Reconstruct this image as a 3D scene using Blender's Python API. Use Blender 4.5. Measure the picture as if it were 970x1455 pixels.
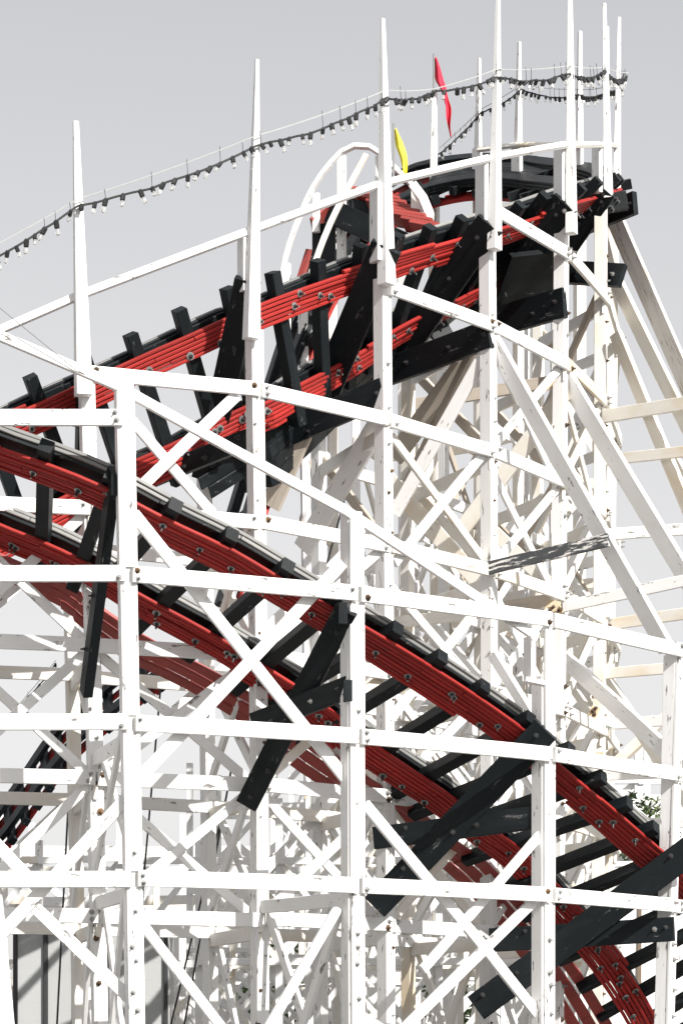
import bpy, math, random
from mathutils import Vector, Matrix
rnd = random.Random(7)
V3 = Vector
for o in list(bpy.data.objects):
    bpy.data.objects.remove(o)
scene = bpy.context.scene
COL = scene.collection

# ------------------------------------------------------------------ camera
FPX, CX, HOR, EYE = 3600.0, 485.0, 1490.0, 1.6      # focal length and horizon of the photograph, eye height in metres
cam = bpy.data.cameras.new('camera'); camo = bpy.data.objects.new('camera', cam); COL.objects.link(camo)
camo.location = (0, 0, EYE); camo.rotation_euler = (math.radians(90), 0, 0)
cam.sensor_fit = 'AUTO'; cam.sensor_width = 36.0; cam.lens = FPX / 1455.0 * 36.0
cam.shift_y = (HOR - 727.5) / 1455.0
cam.clip_end = 6000
scene.camera = camo

# ------------------------------------------------------------------ sky and sun
SUN_EL, SUN_AZ = math.radians(35), math.radians(40)  # azimuth: to the right of the camera, shining past it
sdir = V3((math.sin(SUN_AZ) * math.cos(SUN_EL), -math.cos(SUN_AZ) * math.cos(SUN_EL), math.sin(SUN_EL)))
world = bpy.data.worlds.new('World'); scene.world = world; world.use_nodes = True
wn = world.node_tree.nodes; wl = world.node_tree.links; wn.clear()
sky = wn.new('ShaderNodeTexSky'); sky.sky_type = 'NISHITA'; sky.sun_disc = False
sky.sun_elevation = SUN_EL; sky.sun_rotation = math.atan2(sdir.x, sdir.y)
sky.air_density = 1.0; sky.dust_density = 3.0; sky.ozone_density = 1.0
hs = wn.new('ShaderNodeHueSaturation'); hs.inputs['Saturation'].default_value = 0.10
mixg = wn.new('ShaderNodeMixRGB'); mixg.inputs['Fac'].default_value = 0.62   # a thin bright marine veil, whiter towards the horizon all round
wtc = wn.new('ShaderNodeTexCoord'); wsep = wn.new('ShaderNodeSeparateXYZ'); wr = wn.new('ShaderNodeValToRGB')
wl.new(wtc.outputs['Generated'], wsep.inputs[0]); wl.new(wsep.outputs['Z'], wr.inputs[0])
e = wr.color_ramp.elements; e[0].position = 0.0; e[0].color = (0.88, 0.865, 0.85, 1); e[1].position = 1.0; e[1].color = (0.42, 0.425, 0.44, 1)
q = e.new(0.38); q.color = (0.535, 0.54, 0.565, 1)
wm = wn.new('ShaderNodeVectorMath'); wm.operation = 'SCALE'; wm.inputs['Scale'].default_value = 10.0
wl.new(wr.outputs[0], wm.inputs[0]); wl.new(wm.outputs[0], mixg.inputs['Color2'])
bg = wn.new('ShaderNodeBackground'); bg.inputs['Strength'].default_value = 0.086
wo = wn.new('ShaderNodeOutputWorld')
wl.new(sky.outputs[0], hs.inputs['Color']); wl.new(hs.outputs[0], mixg.inputs['Color1'])
wl.new(mixg.outputs[0], bg.inputs['Color']); wl.new(bg.outputs[0], wo.inputs['Surface'])
sun = bpy.data.lights.new('sun', 'SUN'); sun.energy = 4.8; sun.angle = math.radians(0.5); sun.color = (1.0, 0.965, 0.915)
suno = bpy.data.objects.new('sun', sun); COL.objects.link(suno)
suno.rotation_euler = (-sdir).to_track_quat('-Z', 'Y').to_euler(); suno.location = (10, -10, 30)
scene.view_settings.view_transform = 'Standard'; scene.view_settings.look = 'None'
scene.view_settings.exposure = 0.62; scene.view_settings.gamma = 1.0
scene.view_settings.use_curve_mapping = False

# ------------------------------------------------------------------ helpers
def P(px, py, Y):
    """the point that stands Y metres in front of the camera on the sight line of photo pixel (px, py)"""
    return V3(((px - CX) / FPX * Y, Y, EYE + (HOR - py) / FPX * Y))

def mat(name, base, rough=0.55, wear=None, wear_amt=0.5, dirt=None, dirt_amt=0.0, var=0.12, grain=0.25, metal=0.0, stains=None, stain_amt=0.0, spec=0.5, wscale=(0.45, 1.6, 1.6)):
    m = bpy.data.materials.new(name); m.use_nodes = True
    n = m.node_tree.nodes; l = m.node_tree.links; b = n['Principled BSDF']
    b.inputs['Roughness'].default_value = rough; b.inputs['Metallic'].default_value = metal; b.inputs['Specular IOR Level'].default_value = spec
    tc = n.new('ShaderNodeTexCoord'); oi = n.new('ShaderNodeObjectInfo')
    add = n.new('ShaderNodeVectorMath'); add.operation = 'ADD'
    comb = n.new('ShaderNodeCombineXYZ'); mul = n.new('ShaderNodeMath'); mul.operation = 'MULTIPLY'; mul.inputs[1].default_value = 57.0
    l.new(oi.outputs['Random'], mul.inputs[0])
    for k in range(3): l.new(mul.outputs[0], comb.inputs[k])
    l.new(tc.outputs['Object'], add.inputs[0]); l.new(comb.outputs[0], add.inputs[1])
    def noise(scale, sv, detail=5, rg=0.6):
        mp = n.new('ShaderNodeMapping'); mp.inputs['Scale'].default_value = sv
        l.new(add.outputs[0], mp.inputs['Vector'])
        t = n.new('ShaderNodeTexNoise'); t.inputs['Scale'].default_value = scale
        t.inputs['Detail'].default_value = detail; t.inputs['Roughness'].default_value = rg
        l.new(mp.outputs[0], t.inputs['Vector']); return t
    def ramp(src, lo, hi):
        r = n.new('ShaderNodeMapRange'); r.inputs[1].default_value = lo; r.inputs[2].default_value = hi
        l.new(src, r.inputs[0]); return r.outputs[0]
    def mix(c1, c2, fac):
        x = n.new('ShaderNodeMixRGB')
        if isinstance(c1, tuple): x.inputs[1].default_value = (*c1, 1)
        else: l.new(c1, x.inputs[1])
        if isinstance(c2, tuple): x.inputs[2].default_value = (*c2, 1)
        else: l.new(c2, x.inputs[2])
        l.new(fac, x.inputs[0]); return x.outputs[0]
    dark = tuple(c * (1 - var) for c in base)
    col = mix(base, dark, oi.outputs['Random'])
    gr = noise(6.0, (0.25, 5, 5), 4)
    col = mix(col, tuple(c * (1 - grain) for c in base), ramp(gr.outputs['Fac'], 0.5, 0.75))
    if dirt:
        d = noise(1.6, (0.6, 1.5, 1.5), 6)
        f = n.new('ShaderNodeMath'); f.operation = 'MULTIPLY'; f.inputs[1].default_value = dirt_amt
        l.new(ramp(d.outputs['Fac'], 0.5, 0.72), f.inputs[0]); col = mix(col, dirt, f.outputs[0])
    if stains:
        d = noise(0.9, (0.8, 1, 1), 3)
        f = n.new('ShaderNodeMath'); f.operation = 'MULTIPLY'; f.inputs[1].default_value = stain_amt
        l.new(ramp(d.outputs['Fac'], 0.56, 0.66), f.inputs[0]); col = mix(col, stains, f.outputs[0])
    if wear:
        w = noise(9.0, wscale, 7, 0.7)
        col = mix(col, wear, ramp(w.outputs['Fac'], 0.74 - 0.22 * wear_amt, 0.77 - 0.22 * wear_amt))
    l.new(col, b.inputs['Base Color'])
    bp = n.new('ShaderNodeBump'); bp.inputs['Strength'].default_value = 0.25; bp.inputs['Distance'].default_value = 0.006
    l.new(gr.outputs['Fac'], bp.inputs['Height']); l.new(bp.outputs[0], b.inputs['Normal'])
    return m

M = {
 'white': mat('white_paint', (0.82, 0.815, 0.805), 0.5, wear=(0.16, 0.15, 0.14), wear_amt=0.58, dirt=(0.66, 0.64, 0.60), dirt_amt=0.5, var=0.10, grain=0.06),
 'cream': mat('aged_bounce_lit_cream', (0.80, 0.775, 0.72), 0.55, wear=(0.24, 0.18, 0.12), wear_amt=0.3, dirt=(0.68, 0.57, 0.42), dirt_amt=0.55, var=0.10, grain=0.10, stains=(0.58, 0.38, 0.14), stain_amt=0.4),  # aged, rust-stained white paint; the cream base also carries warm bounce light
 'bare': mat('bare_weathered_wood', (0.58, 0.51, 0.43), 0.75, dirt=(0.30, 0.25, 0.2), dirt_amt=0.6, var=0.3, grain=0.35),
 'peel': mat('black_paint_peeling_to_white', (0.07, 0.075, 0.08), 0.6, wear=(0.72, 0.70, 0.67), wear_amt=1.0, var=0.2, wscale=(0.3, 1.9, 1.9)),
 'flake': mat('flaking_white_paint', (0.8, 0.78, 0.75), 0.6, wear=(0.36, 0.31, 0.25), wear_amt=0.75, wscale=(0.2, 2.4, 2.4), dirt=(0.5, 0.43, 0.35), dirt_amt=0.6, var=0.1),
 'black': mat('black_paint', (0.008, 0.011, 0.013), 0.5, wear=(0.10, 0.10, 0.10), wear_amt=0.5, dirt=(0.02, 0.024, 0.026), dirt_amt=0.7, var=0.35, spec=0.2),
 'grey': mat('weathered_grey_rail', (0.26, 0.26, 0.25), 0.5, wear=(0.06, 0.06, 0.06), wear_amt=0.35, dirt=(0.12, 0.12, 0.12), dirt_amt=0.6, var=0.35, grain=0.3),
 'red': mat('red_paint', (0.42, 0.032, 0.027), 0.55, wear=(0.13, 0.03, 0.025), wear_amt=0.5, dirt=(0.28, 0.022, 0.019), dirt_amt=0.9, var=0.42, grain=0.25, spec=0.2),
 'fadedlitred': mat('faded_bounce_lit_red', (0.38, 0.062, 0.052), 0.5, wear=(0.17, 0.05, 0.045), wear_amt=0.4, dirt=(0.24, 0.045, 0.04), dirt_amt=0.7, var=0.22, grain=0.3),  # faded red; its lighter tone also has reflected light put into the colour
 'steel': mat('galvanised_steel', (0.42, 0.42, 0.41), 0.42, metal=0.6, var=0.3, grain=0.2),
 'nut': mat('dark_nut', (0.07, 0.07, 0.07), 0.5, metal=0.4, var=0.5),
 'rust': mat('rusty_iron', (0.10, 0.06, 0.035), 0.8, dirt=(0.27, 0.16, 0.07), dirt_amt=0.9, var=0.4, grain=0.4),
 'plate': mat('rust_stained_plate', (0.62, 0.52, 0.36), 0.7, wear=(0.16, 0.09, 0.04), wear_amt=0.75, dirt=(0.45, 0.26, 0.08), dirt_amt=0.9, var=0.2),
 'wire': mat('pale_wire', (0.55, 0.55, 0.54), 0.4, var=0.1),
 'cable': mat('black_rubber', (0.015, 0.016, 0.017), 0.5, var=0.2),
 'flagred': mat('red_flag_cloth', (0.62, 0.02, 0.05), 0.8, var=0.0, grain=0.15),
 'flagyellow': mat('yellow_flag_cloth', (0.86, 0.74, 0.06), 0.8, var=0.0, grain=0.1),
 'shed': mat('grey_metal_sheet', (0.42, 0.43, 0.43), 0.5, dirt=(0.33, 0.33, 0.33), dirt_amt=0.5, var=0.1, grain=0.08),
 'shedframe': mat('dark_metal_frame', (0.035, 0.037, 0.04), 0.5, var=0.2),
 'leaf': mat('leaf_green', (0.055, 0.10, 0.03), 0.6, dirt=(0.12, 0.15, 0.04), dirt_amt=0.8, var=0.4),
 'bark': mat('bark', (0.16, 0.12, 0.09), 0.9, var=0.2),
 'ground': mat('worn_asphalt', (0.10, 0.097, 0.092), 0.85, dirt=(0.07, 0.068, 0.065), dirt_amt=0.6, var=0.0, grain=0.1),
}
gl = bpy.data.materials.new('clear_bulb_glass'); gl.use_nodes = True
gb = gl.node_tree.nodes['Principled BSDF']; gb.inputs['Base Color'].default_value = (0.9, 0.9, 0.88, 1)
gb.inputs['Roughness'].default_value = 0.12; gb.inputs['Transmission Weight'].default_value = 0.75; gb.inputs['IOR'].default_value = 1.2
M['glass'] = gl

def link(name, me, m, parent=None):
    o = bpy.data.objects.new(name, me); COL.objects.link(o)
    if m is not None and not me.materials: me.materials.append(M[m] if isinstance(m, str) else m)
    if parent is not None: o.parent = parent
    return o

def thing(name, label, cat, loc=(0, 0, 0), group=None):
    o = bpy.data.objects.new(name, None); COL.objects.link(o); o.location = loc
    o['label'] = label; o['category'] = cat
    if group: o['group'] = group
    o.empty_display_size = 0.3
    bpy.context.view_layer.update()
    return o

def tag(o, label, cat, group=None):
    o['label'] = label; o['category'] = cat
    if group: o['group'] = group
    return o

WM = {}
def setm(o, mw):
    """world matrix for an object, whatever its parent"""
    if o.parent is not None:
        o.matrix_parent_inverse = WM.get(o.parent.name, Matrix.Translation(o.parent.location)).inverted()
    o.matrix_basis = mw; WM[o.name] = mw.copy()

def chamfer_mesh(L, w, t, w2=None, t2=None, bow=0.0, bow2=0.0, ch=0.006, seg=4):
    w2 = w if w2 is None else w2; t2 = t if t2 is None else t2
    ch = min(ch, 0.3 * min(w, t, w2, t2)); vs = []; fs = []
    for k in range(seg + 1):
        f = k / seg; hw = (w + (w2 - w) * f) / 2; ht = (t + (t2 - t) * f) / 2
        b = 4 * f * (1 - f); x = (f - 0.5) * L
        for (y, z) in ((-ht, -hw + ch), (-ht, hw - ch), (-ht + ch, hw), (ht - ch, hw), (ht, hw - ch), (ht, -hw + ch), (ht - ch, -hw), (-ht + ch, -hw)):
            vs.append((x, y + bow * b, z + bow2 * b))
    for k in range(seg):
        for j in range(8):
            a = k * 8 + j; c = k * 8 + (j + 1) % 8
            fs.append((a, c, c + 8, a + 8))
    fs.append(tuple(range(7, -1, -1))); fs.append(tuple(seg * 8 + j for j in range(8)))
    me = bpy.data.meshes.new('beam'); me.from_pydata(vs, [], fs); me.update(); return me

def beam(name, p1, p2, w, t, m, parent, face=V3((0, -1, 0)), w2=None, t2=None, bow=True, ext=0.0, seg=4):
    """sawn timber from p1 to p2: w is the width of the side that looks towards `face`, t the thickness"""
    p1 = V3(p1); p2 = V3(p2); d = p2 - p1; L = d.length; x = d / L
    p1 -= x * ext; p2 += x * ext; L += 2 * ext
    y = face - x * face.dot(x)
    if y.length < 1e-4: y = V3((0, 0, 1)) - x * x.z
    y.normalize(); y = -y; z = x.cross(y)
    bw = rnd.uniform(-1, 1) * 0.0028 * L if bow else 0
    bw2 = rnd.uniform(-1, 1) * 0.0018 * L if bow else 0
    me = chamfer_mesh(L, w, t, w2, t2, bw, bw2, seg=seg)
    o = link(name, me, m, parent)
    c = (p1 + p2) / 2 + y * rnd.uniform(-0.003, 0.003)
    R = Matrix((x, y, z)).transposed().to_4x4(); R.translation = c
    setm(o, R); return o

def tube_mesh(pts, r, sides=5):
    vs = []; fs = []; n = len(pts)
    for i, p in enumerate(pts):
        t = (pts[min(i + 1, n - 1)] - pts[max(i - 1, 0)]).normalized()
        a = t.cross(V3((0, 1, 0.01))).normalized(); b = t.cross(a)
        for k in range(sides):
            q = 2 * math.pi * k / sides; vs.append(tuple(p + (a * math.cos(q) + b * math.sin(q)) * r))
    for i in range(n - 1):
        for k in range(sides):
            k2 = (k + 1) % sides; fs.append((i * sides + k, i * sides + k2, (i + 1) * sides + k2, (i + 1) * sides + k))
    fs.append(tuple(range(sides - 1, -1, -1))); fs.append(tuple((n - 1) * sides + k for k in range(sides)))
    me = bpy.data.meshes.new('tube'); me.from_pydata(vs, [], fs); me.update(); return me

def lathe_mesh(prof, sides=8, name='lathe'):
    vs = []; fs = []
    for (r, z) in prof:
        for k in range(sides):
            q = 2 * math.pi * k / sides; vs.append((r * math.cos(q), r * math.sin(q), z))
    for i in range(len(prof) - 1):
        for k in range(sides):
            k2 = (k + 1) % sides; fs.append((i * sides + k, i * sides + k2, (i + 1) * sides + k2, (i + 1) * sides + k))
    fs.append(tuple(range(sides - 1, -1, -1))); fs.append(tuple((len(prof) - 1) * sides + k for k in range(sides)))
    me = bpy.data.meshes.new(name); me.from_pydata(vs, [], fs); me.update(); return me

def orient(z, x=None):
    z = z.normalized(); x = x or V3((0.3, 0.2, 1)); x = (x - z * x.dot(z)).normalized(); y = z.cross(x)
    return Matrix((x, y, z)).transposed().to_4x4()

BOLT = lathe_mesh([(0.042, 0), (0.042, 0.005), (0.0415, 0.0055), (0.021, 0.0056), (0.021, 0.022), (0.011, 0.0225), (0.011, 0.068)], 8, 'bolt'); BOLT.materials.append(M['steel']); BOLT.materials.append(M['nut'])
for i_, p_ in enumerate(BOLT.polygons):
    if 24 <= i_ < 48: p_.material_index = 1
STUD = lathe_mesh([(0.030, 0), (0.030, 0.005), (0.017, 0.0055), (0.017, 0.02), (0.009, 0.0205), (0.009, 0.05)], 6, 'stud'); STUD.materials.append(M['steel'])
RUSTBOLT = lathe_mesh([(0.034, 0), (0.034, 0.006), (0.019, 0.0065), (0.019, 0.024), (0.009, 0.0245), (0.009, 0.045)], 6, 'rusty_bolt'); RUSTBOLT.materials.append(M['rust'])
DARKBOLT = STUD.copy(); DARKBOLT.materials.clear(); DARKBOLT.materials.append(M['nut'])
def bolt(p, nrm, parent, me=None):
    o = link('bolt', me or BOLT, None, parent)
    R = orient(nrm, V3((rnd.random(), rnd.random(), rnd.random()))); s = rnd.uniform(0.85, 1.12)
    R = Matrix.Translation(p) @ R @ Matrix.Scale(s, 4); setm(o, R); return o

# ------------------------------------------------------------------ ground
gv = [(-1500, -300, 0), (1500, -300, 0), (1500, 2500, 0), (-1500, 2500, 0)]
gm = bpy.data.meshes.new('ground'); gm.from_pydata(gv, [], [(0, 1, 2, 3)]); g = link('ground', gm, 'ground'); g['kind'] = 'structure'

# ------------------------------------------------------------------ the bents: plan of the curve
# each row of posts: (pixel at top, y top, pixel at bottom y=1455, depth)
NP = [(-172, 470, -150, 24.0), (176, 540, 192, 24.0), (499, 728, 501, 25.0), (770, 962, 770, 26.5), (955, 930, 940, 28.5), (1075, 900, 1050, 30.9)]
UP = [(-90, 600, -60, 25.5), (123, 530, 141, 25.85), (361, 470, 367, 26.5), (543, 397, 548, 27.75), (692, 350, 690, 29.2), (797, 325, 790, 30.8),
      (853, 268, 846, 32.6), (872, 285, 866, 34.6), (866, 270, 862, 36.6), (823, 262, 822, 38.3), (737, 255, 737, 39.7), (680, 255, 682, 40.5), (616, 260, 620, 41.0), (545, 275, 550, 41.2), (470, 330, 478, 41.0)]
VP = [(-120, 820, -80, 27.2), (98, 740, 112, 27.6), (290, 660, 300, 28.4), (452, 560, 456, 29.6), (580, 480, 582, 31.0), (685, 440, 684, 32.6), (765, 400, 762, 34.2),
      (800, 380, 797, 35.6), (790, 330, 788, 36.8), (752, 320, 752, 37.8), (690, 320, 692, 38.6), (630, 330, 634, 39.2), (572, 340, 578, 39.6), (505, 360, 512, 39.7), (430, 420, 440, 39.5)]
def xy(post, z):
    """plan position of a leaning post at height z"""
    (xt, yt, xb, Y) = post
    py = HOR - (z - EYE) * FPX / Y
    px = xt + (xb - xt) * (py - yt) / (1455 - yt)
    return V3(((px - CX) / FPX * Y, Y, z))
def ztop(post): return EYE + (HOR - post[1]) / FPX * post[3]
def normals(row):
    pts = [xy(p, 4.0) for p in row]; out = []
    for i in range(len(pts)):
        d = pts[min(i + 1, len(pts) - 1)] - pts[max(i - 1, 0)]; d.z = 0; d.normalize()
        out.append(V3((d.y, -d.x, 0)))                      # outward, away from the middle of the curve
    return out
NN, UN, VN = normals(NP), normals(UP), normals(VP)

outer = thing('timber_trestle', 'white timber trestle in front, its posts and ledgers crossing the dark red track', 'trestle', (0, 25, 0))
middle = thing('timber_trestle', 'white timber trestle with tall tapered spires above the bright red upper track', 'trestle', (0, 28, 0))
inner = thing('timber_trestle', 'shaded white timber trestle under the inner edge of the upper track', 'trestle', (0, 30, 0))

def post(row, nrm, i, w, t, m, parent, ztp=None):
    z1 = ztop(row[i]) if ztp is None else ztp
    return beam('post', xy(row[i], 0.0), xy(row[i], z1), w, t, m, parent, nrm[i], seg=4)

EYEL = lambda h: EYE + h
NLEV = [EYEL(1.6), EYEL(3.07), EYEL(4.47), EYEL(5.95)]
ULEV = [EYEL(1.35), EYEL(2.75), EYEL(4.10), EYEL(5.49), EYEL(6.87), EYEL(8.31), EYEL(9.65)]

# ---- outer row
for i in range(len(NP)):
    p = post(NP, NN, i, 0.17 if i != 3 else 0.18, 0.15, 'white', outer)
    # doubled face board, in lengths that butt at the ledgers
    if i in (1, 2, 3, 4):
        zs = [0.3, NLEV[0], NLEV[1], NLEV[2], ztop(NP[i]) - 0.03]
        for a, b in zip(zs, zs[1:]):
            if b - a < 0.3: continue
            off = NN[i] * 0.095
            fb = beam('face_board', xy(NP[i], a + 0.075) + off, xy(NP[i], b - 0.078) + off, 0.165 + rnd.uniform(-0.02, 0.012), 0.038, 'white', p, NN[i], bow=False)
            k = a + 0.25
            while k < b - 0.2 and (a < 3.0 or rnd.random() < 0.3):
                side = V3((NN[i].y, -NN[i].x, 0)) * rnd.uniform(-0.03, 0.03)
                bolt(xy(NP[i], k) + NN[i] * 0.114 + side, NN[i], p, STUD); k += rnd.choice((0.13, 0.17, 0.3, 0.34))
def seglevels(row, nrm, z, i0, i1, parent, w, t, m, off, name='ledger'):
    for i in range(i0, i1):
        a = xy(row[i], z); b = xy(row[i + 1], z); d = (b - a).normalized(); n = V3((d.y, -d.x, 0))
        ja = rnd.uniform(-0.006, 0.006)
        mm = m if isinstance(m, str) else rnd.choice(m)
        lo = beam(name, a + n * off + d * 0.004 + V3((0, 0, ja)), b + n * off - d * 0.004 + V3((0, 0, ja + rnd.uniform(-.006, .006))), w, t, mm, parent, n)
        if i < 7 and parent is not inner:
            for (q, dd) in ((a, d * .07), (b, d * -.07)):
                for dz in (-.035, .035):
                    if rnd.random() < .6: bolt(q + n * (off + t / 2) + dd * rnd.uniform(.6, 1.2) + V3((0, 0, dz)), n, lo, STUD if rnd.random() < .8 else RUSTBOLT)
for k, z in enumerate(NLEV):
    seglevels(NP, NN, z, 0, 5 if k < 3 else 1, outer, 0.155, 0.045, 'white', 0.14)
def brace(row, i, x1, y1, x2, y2, dy, parent, w=0.12, t=0.045, m='white', name='brace'):
    def dep(px):
        Y1 = row[i][3]; Y2 = row[i + 1][3]; X1 = xy(row[i], 4).x; X2 = xy(row[i + 1], 4).x
        s = (px - CX) / FPX                                  # intersect the sight line with the bay's vertical plane
        f = (s * Y1 - X1) / ((X2 - X1) - s * (Y2 - Y1)); return Y1 + (Y2 - Y1) * f + dy
    a = P(x1, y1, dep(x1)); b = P(x2, y2, dep(x2)); d = b - a; n = V3((d.y, -d.x, 0))
    if n.y > 0: n = -n
    return beam(name, a, b, w, t, m, parent, n.normalized())
brace(NP, 1, 190, 730, 492, 1108, 0.03, outer)
brace(NP, 1, 486, 800, 192, 1112, -0.04, outer)
brace(NP, 0, 186, 1128, -10, 1340, -0.03, outer)
brace(NP, 0, 40, 1280, 186, 1420, 0.03, outer)
brace(NP, 0, -60, 1140, 60, 1268, 0.03, outer)
brace(NP, 1, 192, 1300, 330, 1480, 0.03, outer, 0.10)
brace(NP, 2, 518, 1143, 700, 1362, 0.03, outer)
brace(NP, 2, 700, 1362, 770, 1450, 0.034, outer)
brace(NP, 2, 772, 1180, 600, 1378, -0.03, outer, 0.10)
brace(NP, 2, 756, 1282, 560, 1475, -0.034, outer, 0.11)
brace(NP, 2, 505, 1440, 690, 1560, 0.05, outer, 0.12)
brace(NP, 1, 480, 1290, 370, 1480, 0.05, outer, 0.10)

# hand rail of the lower track
hr = [(-172, 405, 23.9), (166, 548, 23.9), (488, 724, 24.85), (762, 905, 26.35)]
for a, b in zip(hr, hr[1:]):
    beam('handrail', P(*a), P(*b), 0.10, 0.05, 'white', outer, V3((0, -1, 0.2)))
beam('handrail', P(752, 905, 26.3), P(752, 968, 26.3), 0.06, 0.16, 'white', outer, V3((0.5, -1, 0)))
beam('handrail', P(746, 966, 26.25), P(774, 972, 26.25), 0.05, 0.13, 'white', outer)

# ---- middle row: posts, spires, ledgers, braces
for i in range(len(UP)):
    p = post(UP, UN, i, 0.145, 0.15, 'white' if i < 6 else 'cream', middle)
    if 1 <= i <= 6:
        z = 1.5
        while z < ztop(UP[i]) - 0.6:
            s = V3((UN[i].y, -UN[i].x, 0))
            if rnd.random() < 0.75: bolt(xy(UP[i], z) + UN[i] * 0.075 + s * rnd.uniform(-.05, .05), UN[i], p, STUD if rnd.random() < .6 else RUSTBOLT)
            z += rnd.uniform(0.22, 0.55)
SPIRE = [((108, 173), (119, 562), 1, .055, .165), ((365, 85), (357, 482), 2, .04, .15), ((543, 27), (549, 405), 3, .05, .16), ((707, 0), (702, 355), 4, .05, .14),
         ((809, -6), (811, 332), 5, .055, .13), ((858, 5), (864, 282), 6, .05, .12), ((879, 25), (875, 292), 7, .05, .13), ((862, 38), (862, 285), 8, .05, .11),
         ((823, 45), (822, 265), 9, .06, .12), ((737, 60), (735, 258), 10, .05, .13), ((680, 83), (678, 258), 11, .05, .12), ((617, 128), (616, 262), 12, .07, .11)]
spire_at = []
for (t, b, i, wt, wb) in SPIRE:
    Y = UP[i][3] - 0.16 if i < 7 else UP[i][3]
    rn = UN[i]
    beam('spire', P(*b, Y), P(*t, Y), wb, wb * 0.9, 'white', middle, rn, w2=wt, t2=wt * 0.9, bow=False, seg=3)
    spire_at.append((t, b, Y))
for k, z in enumerate(ULEV):
    first = {0: 0, 1: 0, 2: 0, 3: 0, 4: 1, 5: 3, 6: 4}[k]
    for i in range(first, 13):
        m = 'white' if i < 5 else 'cream'
        if k == 3 and i == 3: m = 'flake'
        if k in (2, 3) and i >= 4 : m = 'cream'
        seglevels(UP, UN, z, i, i + 1, middle, 0.15, 0.045, m, 0.10)
# long diagonal braces of the middle row that the photograph shows
brace(UP, 1, 188, 598, 302, 730, 0.06, middle, .11)
brace(UP, 1, 192, 700, 336, 562, -0.05, middle, .12)
brace(UP, 3, 556, 620, 690, 800, 0.05, middle, .10, m='cream')
brace(UP, 3, 690, 640, 560, 800, -0.05, middle, .11, m='white')
brace(UP, 3, 552, 830, 690, 990, 0.05, middle, .11, m='white')
brace(UP, 3, 690, 850, 556, 1020, -0.05, middle, .11, m='cream')
for i in range(0, 13):
    for k in range(0, 5 if i > 3 else (4 if i != 1 else 3)):
        if i in (3,) and k in (2, 3): continue
        if k >= 5: continue
        z0, z1 = ULEV[k], ULEV[k + 1]
        if (i + k) % 2 and i < 4 and k > 1: continue
        a, b = (xy(UP[i], z0), xy(UP[i + 1], z1)); c, d = (xy(UP[i], z1), xy(UP[i + 1], z0))
        n = UN[i]
        mm = 'cream' if (i > 4 or rnd.random() < .4) else 'white'
        beam('brace', a + n * 0.02, b + n * 0.02, 0.105, 0.04, mm, middle, n)
        if rnd.random() < 0.75: beam('brace', c - n * 0.05, d - n * 0.05, 0.105, 0.04, mm, middle, n)

# hand rail of the upper track
uh = [(-60, 495, 25.6), (113, 420, 25.75), (348, 331, 26.35), (532, 264, 27.55), (690, 226, 29.0), (803, 206, 30.6), (853, 205, 32.3), (874, 207, 34.3), (866, 208, 36.4), (822, 206, 38.1), (735, 206, 39.5), (680, 213, 40.3)]
for a, b in zip(uh, uh[1:]):
    beam('handrail', P(*a), P(*b), 0.085, 0.05, 'white' if a[0] < 690 or a[2] < 30 else 'cream', middle, V3((0, -1, 0.3)))
for (px, y1, y2, Y, w) in [(112, 420, 520, 25.8, .07), (345, 331, 415, 26.4, .12), (534, 264, 372, 27.6, .15), (684, 226, 322, 29.1, .17), (795, 208, 295, 30.7, .16), (848, 206, 275, 32.4, .14), (734, 206, 256, 39.6, .2), (676, 212, 258, 40.4, .14), (822, 206, 262, 38.2, .14)]:
    beam('handrail_post', P(px, y2, Y), P(px, y1 - 2, Y), w * 1.15, 0.06, 'white', middle, V3((-0.85, -0.53, 0)))

# rakers from the middle row down to the outer row, with their ties
def raker(a, b, w, m='white', t=0.075): beam('raker', P(*a), P(*b), w, t, m, middle, V3((-0.80, -0.6, 0.05)))
raker((688, 464, 29.32), (946, 922, 28.35), 0.20)
raker((797, 526, 30.95), (1010, 880, 30.2), 0.22)
raker((874, 474, 32.4), (1030, 850, 31.8), 0.17, 'cream')
raker((877, 405, 33.4), (1040, 735, 32.9), 0.19, 'cream')
raker((868, 300, 34.4), (1010, 625, 33.8), 0.26, 'flake', 0.06)
raker((950, 640, 36.0), (1000, 730, 35.8), 0.16, 'cream')
raker((700, 930, 28.9), (840, 1160, 28.4), 0.13, 'white')
raker((800, 935, 31.2), (985, 1105, 30.6), 0.2, 'white')
raker((858, 960, 33.0), (985, 1155, 32.6), 0.16, 'cream')
raker((955, 1010, 33.6), (795, 1160, 34.2), 0.16, 'cream')
raker((860, 1120, 32.9), (985, 1230, 32.5), 0.15, 'white')
for (y1, y2, Y) in [(958, 945, 32.7), (1030, 1020, 32.8), (1102, 1096, 32.7), (1172, 1168, 32.6)]:
    beam('radial_ledger', P(848, y1, Y), P(1000, y2, Y - .7), 0.14, 0.05, 'white' if y1 > 1000 else 'cream', middle)
beam('radial_ledger', P(690, 808, 29.05), P(864, 767, 28.35), 0.15, 0.05, 'peel', middle)
beam('radial_ledger', P(800, 862, 30.7), P(985, 822, 29.9), 0.14, 0.05, 'white', middle)
beam('radial_ledger', P(856, 592, 32.5), P(990, 570, 31.6), 0.17, 0.05, 'cream', middle)
beam('radial_ledger', P(858, 654, 32.6), P(990, 640, 31.7), 0.14, 0.05, 'cream', middle)
beam('radial_ledger', P(858, 760, 32.6), P(972, 752, 32.3), 0.15, 0.05, 'white', middle)
beam('radial_ledger', P(862, 888, 32.7), P(1000, 868, 31.9), 0.15, 0.05, 'cream', middle)
beam('radial_ledger', P(590, 575, 31.5), P(800, 540, 30.9), 0.15, 0.05, 'bare', middle)
beam('radial_ledger', P(560, 885, 30.6), P(700, 868, 29.4), 0.14, 0.05, 'cream', middle)
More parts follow.
